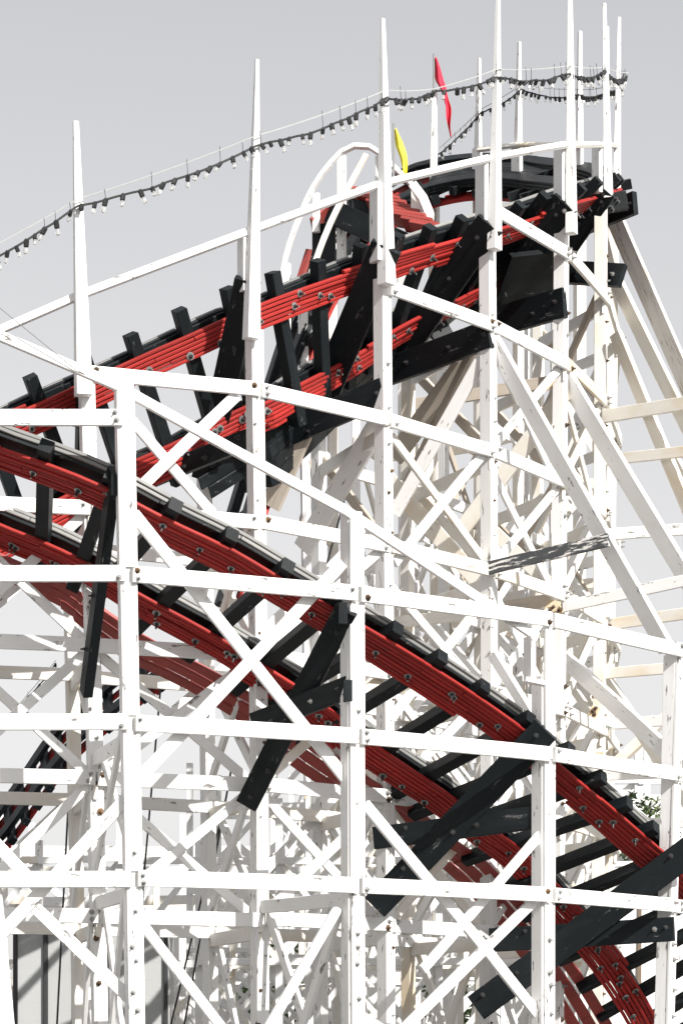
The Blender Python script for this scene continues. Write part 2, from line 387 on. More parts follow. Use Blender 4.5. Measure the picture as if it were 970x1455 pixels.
beam('radial_ledger', P(690, 868, 31.9), P(800, 850, 30.9), 0.17, 0.05, 'bare', middle)

# radial bracing between the outer and the middle row (under the lower track) and between middle and inner row
for i in range(0, 5):
    zt = min(ztop(NP[i]), ULEV[3])
    lv = [z for z in NLEV if z < {0: 6.2, 1: 5.0, 2: 4.0, 3: 2.6, 4: 2.0}[i] + .2]
    s = V3((0, 0, 0.05))
    side = (xy(UP[i], 3) - xy(NP[i], 3)); sn = V3((side.y, -side.x, 0)).normalized()
    if sn.y > 0: sn = -sn
    for z in lv:
        beam('radial_ledger', xy(NP[i], z - .12), xy(UP[i], z - .12), 0.14, 0.045, 'white', outer, sn, ext=.08)
    zz = [0.3] + lv
    for a, b in zip(zz, zz[1:]):
        beam('radial_brace', xy(NP[i], a) - sn * .06, xy(UP[i], b) - sn * .06, 0.11, 0.045, 'white', outer, sn)
        beam('radial_brace', xy(NP[i], b) + sn * .06, xy(UP[i], a) + sn * .06, 0.11, 0.045, 'white', outer, sn)
for i in range(0, 15):
    post(VP, VN, i, 0.13, 0.13, 'cream' if i in (1, 4, 5, 6) else 'white', inner)
    side = (xy(VP[i], 3) - xy(UP[i], 3)); sn = V3((side.y, -side.x, 0)).normalized()
    if sn.y > 0: sn = -sn
    lv = [z for z in ULEV if z < ztop(VP[i]) - 0.15]
    for z in lv:
        beam('radial_ledger', xy(UP[i], z - .14), xy(VP[i], z - .14), 0.15, 0.045, rnd.choice(('white', 'cream', 'cream')), inner, sn, ext=.1)
    zz = [0.3] + lv
    for k, (a, b) in enumerate(zip(zz, zz[1:])):
        mm = rnd.choice(('white', 'cream', 'bare' if k > 3 else 'white'))
        beam('radial_brace', xy(UP[i], a) - sn * .06, xy(VP[i], b) - sn * .06, 0.13, 0.045, mm, inner, sn)
        if rnd.random() < .6: beam('radial_brace', xy(UP[i], b) + sn * .06, xy(VP[i], a) + sn * .06, 0.13, 0.045, mm, inner, sn)
for k, z in enumerate(ULEV[:5]):
    for i in range(0, 14):
        if z < min(ztop(VP[i]), ztop(VP[i + 1])) - 0.1:
            seglevels(VP, VN, z - .05, i, i + 1, inner, 0.14, 0.045, ('white', 'cream'), 0.09)
            if k < 4 and (i + k) % 2 == 0:
                beam('brace', xy(VP[i], z), xy(VP[i + 1], ULEV[k + 1]), 0.11, 0.04, 'white', inner, VN[i])
            elif k < 4 and i > 2:
                beam('brace', xy(VP[i], ULEV[k + 1]), xy(VP[i + 1], z), 0.11, 0.04, 'cream', inner, VN[i])
# wide pale struts that carry the inner rail of the upper track
for (a, b, w, m) in [((700, 462, 29.6), (560, 650, 30.6), .24, 'bare'), ((545, 590, 28.0), (430, 780, 29.2), .24, 'white'), ((438, 600, 28.2), (385, 720, 28.6), .22, 'bare'),
                     ((690, 500, 29.2), (560, 730, 29.8), .15, 'white'), ((800, 560, 30.9), (650, 760, 31.6), .2, 'cream'), ((550, 680, 30), (700, 850, 31), .2, 'cream'), ((690, 745, 30.5), (800, 850, 31.4), .16, 'cream')]:
    beam('strut', P(*a), P(*b), w, 0.06, m, inner, V3((-.3, -1, 0)))

# rusted gusset plates and brackets where the old joints weep
for (x, y, Y, w, h, ang) in [(784, 862, 30.5, .18, .16, .3), (792, 868, 30.45, .12, .10, -.6), (846, 982, 32.3, .10, .2, .1), (843, 1012, 32.3, .12, .14, .4), (638, 918, 31.5, .10, .14, 0), (778, 545, 30.6, .11, .16, .7), (842, 590, 32.4, .12, .12, .5), (600, 858, 31.0, .10, .14, .2), (852, 1080, 32.3, .1, .2, 0)]:
    c = P(x, y, Y); d = V3((math.sin(ang), 0, math.cos(ang))) * h / 2
    g_ = beam('gusset_plate', c - d, c + d, w, .02, 'plate', middle, V3((-.3, -1, 0)), bow=False, seg=1)
    for k in range(3): bolt(c + V3((rnd.uniform(-.3, .3) * w, -.012, rnd.uniform(-.35, .35) * h)), V3((-.1, -1, 0)), g_, RUSTBOLT)
brace(NP, 0, -14, 1250, 8, 1480, -0.06, outer, .2)

# ------------------------------------------------------------------ tracks
class Path:
    """two rails given pair by pair; A is the outer rail, B the inner rail"""
    def __init__(self, pairs):
        self.A = [a for a, b in pairs]; self.B = [b for a, b in pairs]; self.n = len(pairs)
        self.tab = []; s = 0; N = 40 * (self.n - 1); last = None
        for k in range(N + 1):
            u = k / 40; q = self.cat(self.A, u)
            if last is not None: s += (q - last).length
            self.tab.append((s, u)); last = q
        self.len = s
    def cat(self, p, u):
        n = len(p); i = min(int(u), n - 2); f = u - i
        p0 = p[max(i - 1, 0)]; p1 = p[i]; p2 = p[i + 1]; p3 = p[min(i + 2, n - 1)]
        return 0.5 * ((2 * p1) + (p2 - p0) * f + (2 * p0 - 5 * p1 + 4 * p2 - p3) * f * f + (3 * p1 - p0 - 3 * p2 + p3) * f ** 3)
    def u(self, s):
        s = max(0, min(self.len, s)); lo, hi = 0, len(self.tab) - 1
        while hi - lo > 1:
            m = (lo + hi) // 2
            if self.tab[m][0] <= s: lo = m
            else: hi = m
        (s0, u0), (s1, u1) = self.tab[lo], self.tab[hi]
        return u0 + (u1 - u0) * ((s - s0) / (s1 - s0) if s1 > s0 else 0)
    def frame(self, s):
        u = self.u(s); e = 0.08; u0 = max(0, u - e); u1 = min(self.n - 1, u + e)
        a = self.cat(self.A, u); b = self.cat(self.B, u)
        t = (self.cat(self.A, u1) - self.cat(self.A, u0)).normalized()
        c = (b - a); c -= t * c.dot(t); c.normalize()
        up = c.cross(t)
        if up.z < 0: up = -up
        return a, b, t, c, up
    def s_of_px(self, px):
        best = 0; bd = 1e9
        for (s, u) in self.tab:
            q = self.cat(self.A, u); d = abs(CX + q.x / q.y * FPX - px)
            if d < bd: bd = d; best = s
        return best

def plank(path, rail, s0, s1, co, uo, wc, hu, m, parent, name='plank', step=0.28):
    n = max(2, int(abs(s1 - s0) / step) + 1); vs = []; fs = []; ch = min(0.006, wc * .2, hu * .2)
    o = None
    for k in range(n + 1):
        s = s0 + (s1 - s0) * k / n
        a, b, t, c, up = path.frame(s); q = (a if rail == 0 else b)
        if o is None: o = V3(q)
        q = q + c * (co(s) if callable(co) else co) + up * uo - o; w = wc / 2; h = hu / 2
        for (x, z) in ((-w + ch, -h), (w - ch, -h), (w, -h + ch), (w, h - ch), (w - ch, h), (-w + ch, h), (-w, h - ch), (-w, -h + ch)):
            vs.append(tuple(q + c * x + up * z))
    for k in range(n):
        for j in range(8):
            a = k * 8 + j; d = k * 8 + (j + 1) % 8; fs.append((a, d, d + 8, a + 8))
    fs.append(tuple(range(7, -1, -1))); fs.append(tuple(n * 8 + j for j in range(8)))
    me = bpy.data.meshes.new(name); me.from_pydata(vs, [], fs); me.update()
    ob = link(name, me, m, parent); setm(ob, Matrix.Translation(o)); return ob

def part_empty(name, parent, loc):
    o = bpy.data.objects.new(name, None); COL.objects.link(o); o.parent = parent; o.empty_display_size = .2
    o.matrix_parent_inverse = Matrix.Translation(-parent.location); o.location = loc
    WM[o.name] = Matrix.Translation(loc); return o
def setw(o, mw, root): pass

def gauge_solve(a, px, py, g, far=True):
    d = P(px, py, 1.0) - V3((0, 0, EYE)); o = V3((0, 0, EYE)) - a
    A = d.dot(d); B = 2 * d.dot(o); C = o.dot(o) - g * g; D = B * B - 4 * A * C
    if D < 0: t = -B / (2 * A)
    else: t = (-B + (1 if far else -1) * math.sqrt(D)) / (2 * A)
    return V3((0, 0, EYE)) + d * t

def build_track(root, path, s0, s1, mred, over_a, over_b, nstr=8, tie_step=0.62, rail_m=('black', 'grey', 'grey'), bolts=True, b_from=None, tie_m='black', rails=(0, 1), SW=0.36, hp=0.06):
    w = SW / nstr
    for rail in rails:
        st = part_empty('stringer', root, path.frame((s0 + s1) / 2)[rail])
        ra = s0 if (rail == 0 or b_from is None) else b_from
        for k in range(nstr):
            co = -SW / 2 + w * (k + 0.5); s = ra - rnd.uniform(0, 1.6)
            while s < s1:
                L = rnd.uniform(1.5, 2.7); a = max(s, ra); b = min(s + L, s1)
                edge = k in (0, nstr - 1)
                if b - a > 0.25 and not (edge and rnd.random() < 0.45):
                    o = plank(path, rail, a + 0.004, b - 0.004, co + rnd.uniform(-.002, .002), 0.06 - hp / 2 + rnd.uniform(-.009, .009), w - 0.010, hp, mred, st)
                    setw(o, o.matrix_basis.copy(), root)
                s += L
        if bolts:
            s = ra + 0.2
            while s < s1 - 0.1:
                for _ in range(rnd.choice((1, 1, 2))):
                    ss = s + rnd.uniform(-.05, .05)
                    if ss > s1: continue
                    a, b, t, c, up = path.frame(ss); q = (a if rail == 0 else b)
                    o = bolt(q + c * rnd.uniform(-.1, .1) + up * (0.06 - hp - 0.006), -up, st)
                    setw(o, o.matrix_basis.copy(), root); s += 0.09
                s += rnd.uniform(0.26, 0.42)
        # running rail above the ties
        rl = part_empty('rail', root, path.frame((s0 + s1) / 2)[rail])
        for k, mm in enumerate(rail_m):
            s = s0 - rnd.uniform(0, 1.2)
            while s < s1:
                L = rnd.uniform(1.8, 3.0); a = max(s, s0); b = min(s + L, s1)
                if b - a > 0.2:
                    o = plank(path, rail, a + .004, b - .004, rnd.uniform(-.008, .008) - 0.012 * k, 0.06 + 0.14 + 0.022 + 0.046 * k, 0.27, 0.042, mm, rl)
                    setw(o, o.matrix_basis.copy(), root)
                s += L
    s = s0 + 0.15
    while s < s1:
        a, b, t, c, up = path.frame(s)
        g = (b - a).dot(c)
        e1 = a - c * (SW / 2 + over_a + rnd.uniform(-.03, .05)) + up * 0.13; e2 = a + c * (g + SW / 2 + over_b + rnd.uniform(-.03, .04)) + up * 0.13
        beam('tie', e1, e2, 0.135, 0.135, tie_m, root, up, bow=False, seg=1)
        s += tie_step + rnd.uniform(-.04, .04)

def n_depth(px):      # plan depth of the outer row at a pixel column
    pts = [(-400, 24.0)] + [(p[0], p[3]) for p in NP] + [(1400, 37)]
    for (x0, y0), (x1, y1) in zip(pts, pts[1:]):
        if px <= x1: return y0 + (y1 - y0) * (px - x0) / (x1 - x0)
    return pts[-1][1]
def u_depth(px):
    pts = [(-400, 25.5)] + [(p[0], p[3]) for p in UP[:7]] + [(900, 34.5)]
    for (x0, y0), (x1, y1) in zip(pts, pts[1:]):
        if px <= x1: return y0 + (y1 - y0) * (px - x0) / (x1 - x0)
    return pts[-1][1]

LOW = [((-130, 608), (-125, 715)), ((-40, 642), (-45, 746)), ((0, 658), (-8, 764)), ((80, 686), (66, 794)), ((150, 716), (125, 824)), ((234, 760), (198, 868)), ((317, 800), (270, 907)), ((375, 834), (322, 937)),
       ((450, 878), (385, 977)), ((516, 916), (435, 1010)), ((600, 968), (498, 1062)), ((669, 1013), (562, 1106)), ((735, 1060), (618, 1143)), ((791, 1108), (672, 1186)), ((850, 1157), (726, 1226)), ((900, 1200), (775, 1274)),
       ((960, 1252), (822, 1324)), ((1010, 1302), (866, 1376)), ((1060, 1355), (903, 1430)), ((1110, 1415), (938, 1495))]
pairs = []
for (a, b) in LOW:
    A = P(a[0], a[1], n_depth(a[0]) + 0.28); pairs.append((A, gauge_solve(A, b[0], b[1], 1.40)))
low = Path(pairs)
lower_track = thing('coaster_track', 'banked coaster track with dark red stringers and black ties, dropping to the right', 'track', (0, 26, 0))
SWL = SW = 0.43
build_track(lower_track, low, 0.02, low.len - 0.02, 'red', 0.10, 0.26, SW=SW, hp=0.036)
sA, sB = low.s_of_px(330), low.s_of_px(640)
walk_off = lambda s: SWL / 2 + 0.43 - 0.20 * max(0, min(1, (s - sA) / (sB - sA)))
for k in range(3):                                              # walkway boards along the inner rail
    s = 0.05 - rnd.uniform(0, 1.0)
    while s < low.len:
        L = rnd.uniform(1.9, 2.6); a = max(s, 0.05); b = min(s + L, low.len - .05)
        if b - a > .2: plank(low, 1, a + .005, b - .005, (lambda s, k=k: walk_off(s) + 0.175 * k), 0.17 + rnd.uniform(-.012, .012), 0.140, 0.04, 'fadedlitred', lower_track, 'walkway_board')
        s += L

UPR = [((-110, 664), (-55, 800)), ((-40, 632), (15, 766)), ((44, 598), (98, 722)), ((125, 561), (178, 686)), ((211, 521), (258, 650)), ((273, 494), (308, 624)), ((330, 468), (350, 602)), ((390, 443), (390, 585)), ((445, 423), (432, 562)),
       ((500, 404), (482, 536)), ((560, 384), (528, 509)), ((610, 368), (566, 484)), ((660, 353), (606, 462)), ((705, 340), (650, 440)), ((750, 326), (692, 416)), ((800, 308), (735, 390)), ((842, 295), (778, 362)), ((872, 284), (815, 338))]
pairs = []
for (a, b) in UPR:
    A = P(a[0], a[1], u_depth(a[0]) + 0.50 + (0.5 if a[0] > 860 else 0)); pairs.append((A, gauge_solve(A, b[0], b[1], 1.04)))
upp = Path(pairs)
upper_track = thing('coaster_track', 'sunlit bright red coaster track with black ties, climbing to the right', 'track', (0, 28, 0))
build_track(upper_track, upp, 0.02, upp.len - 0.02, 'red', 0.17, 0.10, rail_m=('black', 'black', 'grey'), hp=0.045)
SW = 0.36
su = upp.s_of_px(520)
for k in range(5):                                              # black walkway boards along the inner rail, and a closed deck at the crest
    s = upp.s_of_px(330) - rnd.uniform(0, 1.0)
    while s < upp.len:
        L = rnd.uniform(1.9, 2.6); a = s; b = min(s + L, upp.len - .05)
        if b - a > .2 and k < 4: plank(upp, 1, a + .005, b - .005, SW / 2 + 0.12 + 0.15 * k, 0.225, 0.14, 0.04, 'black', upper_track, 'walkway_board')
        a2 = max(a, upp.s_of_px(690))
        if b - a2 > .2: plank(upp, 0, a2 + .005, b - .005, SW / 2 + 0.10 + 0.155 * k, 0.30, 0.15, 0.04, 'black', upper_track, 'deck_board')
        s += L

# heavy black beams that carry the tracks at the bents
def bb(root, name, a, b, w=0.2, t=0.09, face=V3((0, -1, 0))):
    o = beam(name, P(*a), P(*b), w, t, 'black', root, face); R_ = WM[o.name]; L = (P(*b) - P(*a)).length
    y = R_.to_3x3() @ V3((0, -1, 0))
    for f in (-.46, -.4, -.12, .05, .3, .45):
        if rnd.random() < .6: bolt(R_ @ V3((f * L, -t / 2, rnd.uniform(-.3, .3) * w)), y, o, STUD if rnd.random() < .06 else DARKBOLT)
    return o
L_ = lower_track
bb(L_, 'track_brace', (164, 668, 24.02), (123, 985, 25.6), 0.17, 0.1, V3((-1, -.45, 0)))
bb(L_, 'track_brace', (492, 866, 24.85), (351, 1143, 26.25), 0.23)
bb(L_, 'track_beam', (499, 975, 24.95), (362, 1028, 25.9), 0.22)
bb(L_, 'track_brace', (775, 1036, 26.35), (533, 1288, 27.3), 0.30)
bb(L_, 'track_beam', (771, 1160, 26.5), (532, 1191, 27.25), 0.24)
bb(L_, 'track_brace', (990, 1200, 28.12), (676, 1432, 28.75), 0.32)
bb(L_, 'track_beam', (957, 1320, 28.22), (696, 1336, 28.85), 0.27)
bb(L_, 'track_beam', (-172, 640, 24.02), (-200, 930, 25.4), 0.17)
for (px, py, Y, h) in [(487, 872, 24.8, .2), (494, 982, 24.9, .2), (165, 690, 23.98, .33)]:
    beam('beam_block', P(px, py + 15, Y), P(px, py - 15, Y), .09, .10, 'black', lower_track)
U_ = upper_track
bb(U_, 'track_brace', (118, 500, 25.9), (112, 760, 27.2), 0.16, .1, V3((-1, -.4, 0)))
bb(U_, 'track_brace', (352, 398, 26.35), (290, 680, 27.9), 0.27)
bb(U_, 'track_brace', (549, 350, 27.55), (448, 590, 29.0), 0.34)
bb(U_, 'track_brace', (696, 318, 29.0), (556, 520, 30.2), 0.34)
bb(U_, 'track_brace', (803, 288, 30.6), (680, 450, 31.6), 0.34)
bb(U_, 'track_brace', (858, 268, 32.4), (768, 400, 33.2), 0.34)
bb(U_, 'track_beam', (546, 556, 27.7), (352, 640, 28.6), 0.30)
bb(U_, 'track_beam', (696, 474, 29.1), (552, 528, 30.0), 0.32)
bb(U_, 'track_beam', (802, 430, 30.7), (690, 462, 31.4), 0.36)
bb(U_, 'track_beam', (884, 392, 32.7), (770, 385, 33.5), 0.3)
bb(U_, 'track_beam', (902, 288, 33.6), (800, 330, 34.6), 0.30)
bb(U_, 'track_beam', (362, 620, 26.6), (190, 690, 27.7), 0.2)
bb(U_, 'track_brace', (872, 275, 33.0), (876, 300, 33.0), 0.3)
bb(U_, 'deck_beam', (712, 398, 31.0), (798, 388, 31.4), 0.75, .08, V3((-.5, -1, -1.1)))
bb(U_, 'deck_beam', (640, 470, 30.6), (560, 512, 30.4), 0.3, .08)

# far side of the turn, behind the crest
FAR = [((868, 283, 36.0), (838, 300, 35.1)), ((832, 268, 38.1), (800, 290, 37.2)), ((770, 258, 39.9), (755, 284, 38.8)), ((700, 251, 41.0), (695, 280, 39.8)), ((640, 254, 41.5), (640, 286, 40.3)),
       ((585, 268, 41.7), (588, 302, 40.5)), ((535, 300, 41.5), (540, 336, 40.4)), ((490, 350, 41.2), (498, 390, 40.1)), ((448, 430, 40.8), (458, 470, 39.7)), ((410, 540, 40.4), (420, 580, 39.3)), ((370, 680, 39.9), (381, 720, 38.8)), ((325, 830, 39.5), (336, 870, 38.4))]
far = Path([(P(*a), P(*b)) for a, b in FAR])
far_track = thing('coaster_track', 'black coaster track on the far side of the turn behind the flags, plunging steeply left', 'track', (0, 40, 0))
build_track(far_track, far, 0.02, far.len - 0.02, 'red', 0.15, 0.2, nstr=6, rail_m=('black', 'black', 'black'), bolts=False, tie_step=0.7)
for k in range(4):
    plank(far, 1, far.s_of_px(760), far.s_of_px(610), -SW / 2 - .1 - .16 * k, .28, .15, .05, 'black', far_track, 'deck_board')
# the red boards and dark box at the top of that drop
for k in range(9):
    x0 = 548 + k * 9.5; y0 = 279 + k * 6.4
    beam('tread', P(x0 - 62 + k * 3, y0 - 6, 38.2 - k * .22), P(x0 + 12, y0 + 4, 37.9 - k * .22), .055, .3, 'fadedlitred', far_track, V3((0, -1, 0.3)))
beam('deck_beam', P(470, 300, 37.4), P(600, 360, 36.6), .34, .1, 'black', far_track, V3((0, -1, -.2)))
beam('end_panel', P(460, 318, 37.6), P(460, 376, 37.6), .36, .06, 'black', far_track, V3((-.4, -1, 0)))
beam('end_panel', P(474, 296, 37.7), P(534, 312, 37.7), .40, .1, 'black', far_track, V3((0, -1, 0)))
beam('side_board', P(416, 430, 37.7), P(440, 355, 37.7), .12, .05, 'fadedlitred', far_track, V3((-.6, -1, 0)))
beam('side_board', P(444, 322, 37.6), P(492, 280, 37.8), .06, .3, 'fadedlitred', far_track, V3((-.6, -1, 0)))

# arched hand rail over that drop
arch_pts = [(398, 410, 37.4), (410, 350, 37.4), (444, 268, 37.4), (484, 217, 37.4), (508, 207, 37.4), (532, 212, 37.4), (560, 238, 37.2), (590, 268, 37.0), (606, 295, 36.9), (610, 320, 36.8), (600, 335, 36.7)]
arch = thing('arched_handrail', 'white handrail arched over the steep drop behind the spires', 'handrail', (0.2, 37.3, 12))
def arch_rail(pts, w, t, m):
    pp = Path([(P(*a), P(*a) + V3((0, 1, 0))) for a in pts]); n = int(pp.len / .22)
    qs = [pp.cat(pp.A, pp.u(pp.len * k / n)) for k in range(n + 1)]
    for a, b in zip(qs, qs[1:]): beam('rail', a, b, w, t, m, arch, V3((-.2, -1, .2)), bow=False, ext=.008, seg=1)
arch_rail(arch_pts, .065, .09, 'white')
arch_rail([(586, 262, 36.85), (603, 285, 36.8), (611, 310, 36.75), (607, 330, 36.7), (590, 341, 36.65)], .13, .05, 'white')
arch_rail([(446, 275, 36.9), (480, 300, 36.9)][:0] or [(438, 400, 36.8), (470, 315, 36.8), (520, 220, 36.8)], .08, .06, 'cream')
for (x, y1, y2, Y, w) in [(485, 222, 400, 37.45, .13), (539, 222, 330, 37.4, .11), (449, 275, 330, 37.5, .10), (592, 270, 345, 37.0, .16), (407, 375, 480, 37.5, .12)]:
    beam('post', P(x, y2, Y), P(x, y1, Y), w, .08, 'white', arch, V3((-.4, -1, 0)))

# ------------------------------------------------------------------ strings of bulbs
SOCK = lathe_mesh([(0.014, 0.012), (0.023, 0.0), (0.023, -0.052), (0.016, -0.06)], 6, 'socket'); SOCK.materials.append(M['cable'])
BULB = lathe_mesh([(0.012, -0.055), (0.016, -0.068), (0.023, -0.09), (0.020, -0.108), (0.008, -0.118)], 7, 'bulb'); BULB.materials.append(M['glass'])
def light_string(label, knots, knots_w, sag, step):
    root = thing('light_string', label, 'light string', P(*knots[len(knots) // 2]))
    def run(kn, sg, nper=10):
        out = []
        for i, (a, b) in enumerate(zip(kn, kn[1:])):
            pa, pb = P(*a), P(*b); g = sg * (pb - pa).length
            for k in range(nper):
                f = k / nper; out.append(pa.lerp(pb, f) - V3((0, 0, g * 4 * f * (1 - f))))
        out.append(P(*kn[-1])); return out
    wire = run(knots_w, 0.012); cab = run(knots, sag)
    cab = [c + V3((0, 0, rnd.uniform(-.012, .012))) for c in cab]
    link('messenger_wire', tube_mesh(wire, 0.006, 4), 'wire', root)
    link('cable', tube_mesh(cab, 0.012, 5), 'cable', root)
    d = 0.0; nextd = 0.06; n = 0
    for a, b in zip(cab, cab[1:]):
        L = (b - a).length
        while nextd < d + L:
            q = a.lerp(b, (nextd - d) / L)
            so = link('socket', SOCK, None, root)
            R = Matrix.Translation(q) @ Matrix.Rotation(rnd.gauss(0, .3), 4, 'Y') @ Matrix.Rotation(rnd.gauss(0, .3), 4, 'X') @ Matrix.Scale(rnd.uniform(.9, 1.2), 4)
            so.matrix_basis = R
            if rnd.random() < .85:
                bu = link('bulb', BULB, None, None); bu.parent = so
            if rnd.random() < .45:          # tie wire up to the messenger
                k = min(range(len(wire)), key=lambda j: (wire[j] - q).length); w0 = wire[k]
                if abs(w0.x - q.x) < .25: link('hanger', tube_mesh([q, V3((q.x - .01, w0.y, w0.z + (w0 - q).length * 0.05 + rnd.uniform(0, .05)))], 0.0035, 3), 'cable', root)
            n += 1; nextd += step * rnd.choice((.8, .95, 1, 1.05, 1.15, 1.5))
        d += L
    for o in root.children:
        o.matrix_parent_inverse = Matrix.Translation(-root.location)
    return root
Yk = [25.3, 25.6, 26.25, 27.4, 28.4, 28.95, 30.55, 32.3, 34.4, 36.4]
kx = [(-60, 392), (111, 292), (364, 207), (548, 140), (618, 130), (706, 109), (809, 104), (859, 101), (890, 108)]
kw = [(-60, 376), (111, 283), (364, 193), (548, 128), (618, 126), (706, 98), (809, 93), (859, 95), (892, 103)]
light_string('string of clear bulbs sagging between the tall front spires over the upper track', [(x, y, Yk[i]) for i, (x, y) in enumerate(kx)], [(x, y, Yk[i]) for i, (x, y) in enumerate(kw)], 0.035, 0.128)
kb = [(622, 220, 41.0), (683, 160, 40.4), (740, 127, 39.6), (823, 134, 38.2), (864, 128, 36.5), (888, 110, 34.6)]
kb2 = [(622, 212, 41.0), (683, 155, 40.4), (740, 121, 39.6), (823, 127, 38.2), (864, 122, 36.5), (888, 104, 34.6)]
light_string('shorter string of bulbs on the far spires, dipping past the red flag', kb, kb2, 0.045, 0.13)
kc = [(8, 1028, 47), (40, 990, 46.6), (80, 942, 46.2)]
light_string('short steep string of bulbs above the small distant track', kc, [(x, y - 4, Y) for x, y, Y in kc], 0.05, 0.16)

# ------------------------------------------------------------------ flags
def flag(label, pole, cloth, Y, m):
    root = thing('flag', label, 'flag', P(pole[0], pole[2], Y))
    link('pole', tube_mesh([P(pole[0], pole[2], Y), P(pole[0], pole[1], Y)], 0.016, 6), 'steel', root)
    vs = []; fs = []; n = len(cloth)
    for i, (xa, xb, y) in enumerate(cloth):
        for k in range(5):
            f = k / 4; x = xa + (xb - xa) * f
            vs.append(tuple(P(x, y + 4 * math.sin(f * 3), Y + 0.05 * math.sin(f * 6 + i * .55) + 0.03 * math.sin(i * 1.3) )))
    for i in range(n - 1):
        for k in range(4): fs.append((i * 5 + k, i * 5 + k + 1, i * 5 + k + 6, i * 5 + k + 5))
    me = bpy.data.meshes.new('cloth'); me.from_pydata(vs, [], fs); me.update()
    for p in me.polygons: p.use_smooth = True
    o = link('cloth', me, m, root); sd = o.modifiers.new('s', 'SUBSURF'); sd.levels = sd.render_levels = 2; md = o.modifiers.new('t', 'SOLIDIFY'); md.thickness = .004
    for c in root.children: c.matrix_parent_inverse = Matrix.Translation(-root.location)
flag('limp red pennant hanging from a thin pole among the spires', (616, 76, 135), [(617, 619, 79), (617, 623, 90), (617, 627, 104), (618, 630, 115), (624, 633, 122), (628, 635, 133), (631, 637, 142), (633, 641, 152), (633, 641, 160), (634, 640, 170), (636, 639, 180), (639, 641, 192)], 40.9, 'flagred')
flag('limp yellow pennant hanging beside the arched white handrail', (559, 175, 262), [(560, 562, 180), (560, 566, 190), (561, 571, 200), (562, 574, 208), (566, 577, 217), (569, 579, 226), (571, 579, 235), (573, 578, 246)], 36.9, 'flagyellow')

# ------------------------------------------------------------------ small distant track at the left and far trestles
SM = [((-60, 1215, 47.5), (-52, 1243, 46.7)), ((0, 1180, 47.2), (8, 1208, 46.4)), ((50, 1112, 46.8), (60, 1140, 46)), ((95, 1050, 46.4), (107, 1078, 45.6)), ((160, 995, 46), (172, 1023, 45.2)), ((235, 935, 45.6), (247, 963, 44.8))]
sm = Path([(P(*a), P(*b)) for a, b in SM])
small_track = thing('coaster_track', 'small distant coaster track climbing behind the trestle beside the short bulb string', 'track', (-5, 46, 0))
build_track(small_track, sm, 0.02, sm.len - .02, 'red', .12, .12, nstr=4, rail_m=('black', 'black'), bolts=False, tie_step=.42)
def far_trestle(label, Y, x0, x1, step, top, mats, seed, k_=1.0):
    r = random.Random(seed); root = thing('timber_trestle', label, 'trestle', (0, Y, 0)); f = V3((0, -1, 0))
    xs = []; x = x0
    while x <= x1: xs.append(x); x += step
    for i, x in enumerate(xs):
        zt = top(x); beam('post', (x, Y, 0), (x, Y, zt), .17 * k_, .17 * k_, r.choice(mats), root, f, seg=1)
        beam('post', (x + .4, Y + 1.9, 0), (x + .4, Y + 1.9, zt), .15 * k_, .15 * k_, r.choice(mats), root, f, seg=1)
        if i:
            xp = xs[i - 1]; z = 1.4; k = 0
            while z < min(zt, top(xp)):
                beam('ledger', (xp, Y - .11, z), (x, Y - .11, z + r.uniform(-.04, .04)), .17 * k_, .05 * k_, r.choice(mats), root, f, seg=1)
                if r.random() < .8: beam('ledger', (xp + .4, Y + 1.75, z), (x + .4, Y + 1.75, z), .16 * k_, .05 * k_, r.choice(mats), root, f, seg=1)
                if z + 1.45 < max(zt, top(xp)):
                    if r.random() < .8: beam('brace', (xp, Y + .03, z), (x, Y + .03, z + 1.45), .14 * k_, .05 * k_, r.choice(mats), root, f, seg=1)
                    if r.random() < .6: beam('brace', (xp, Y - .05, z + 1.45), (x, Y - .05, z), .14 * k_, .05 * k_, r.choice(mats), root, f, seg=1)
                    if r.random() < .5: beam('brace', (xp, Y + .1, z), (xp + .4, Y + 1.8, z + 1.45), .14 * k_, .05 * k_, r.choice(mats), root, V3((-1, -.5, 0)), seg=1)
                z += 1.45; k += 1
far_trestle('white timber trestle far behind the shed', 46.5, -7.5, 6.0, 1.7, lambda x: 4.5 + max(0, (x + 4) * 0.5), ('white', 'white', 'cream'), 3)
far_trestle('low white trestle of thin timbers between the inner trestle and the lattice', 36.5, -5.5, 3.0, 1.15, lambda x: 4.6 + max(0, (x + 2) * .55), ('white', 'white', 'cream'), 11, .62)
far_trestle('white trestle of thin timbers standing among the far supports below the crest', 43.5, -2.6, 4.6, 1.3, lambda x: 6.5 + max(0, (x + 1) * .9), ('white', 'white', 'cream'), 21, .66)
far_trestle('farthest white timber trestle, seen only through the others', 53, -9, 9, 1.9, lambda x: 6.5 + max(0, x * .25), ('white', 'white'), 5)

# white boarded wall that closes the view at the foot of everything
wall = thing('board_fence', 'tall white fence of upright boards far behind the lattice', 'fence', (0, 50, 0))
x = -5.2; k = 0
while x < 7.2:
    bw_ = rnd.choice((.28, .3, .34)); zt_ = (6.6 if x > 4.2 else 5.6 if x > -1.5 else 4.4) + rnd.uniform(-.02, .02)
    beam('board', (x + bw_ / 2, 50 + rnd.uniform(-.012, .012), 0), (x + bw_ / 2, 50, zt_), bw_ - .012, .03, 'white', wall, seg=1); x += bw_
for z in (1.6, 3.4): beam('rail', (-5.2, 50.06, z), (7.2, 50.06, z), .12, .05, 'white', wall, seg=1)

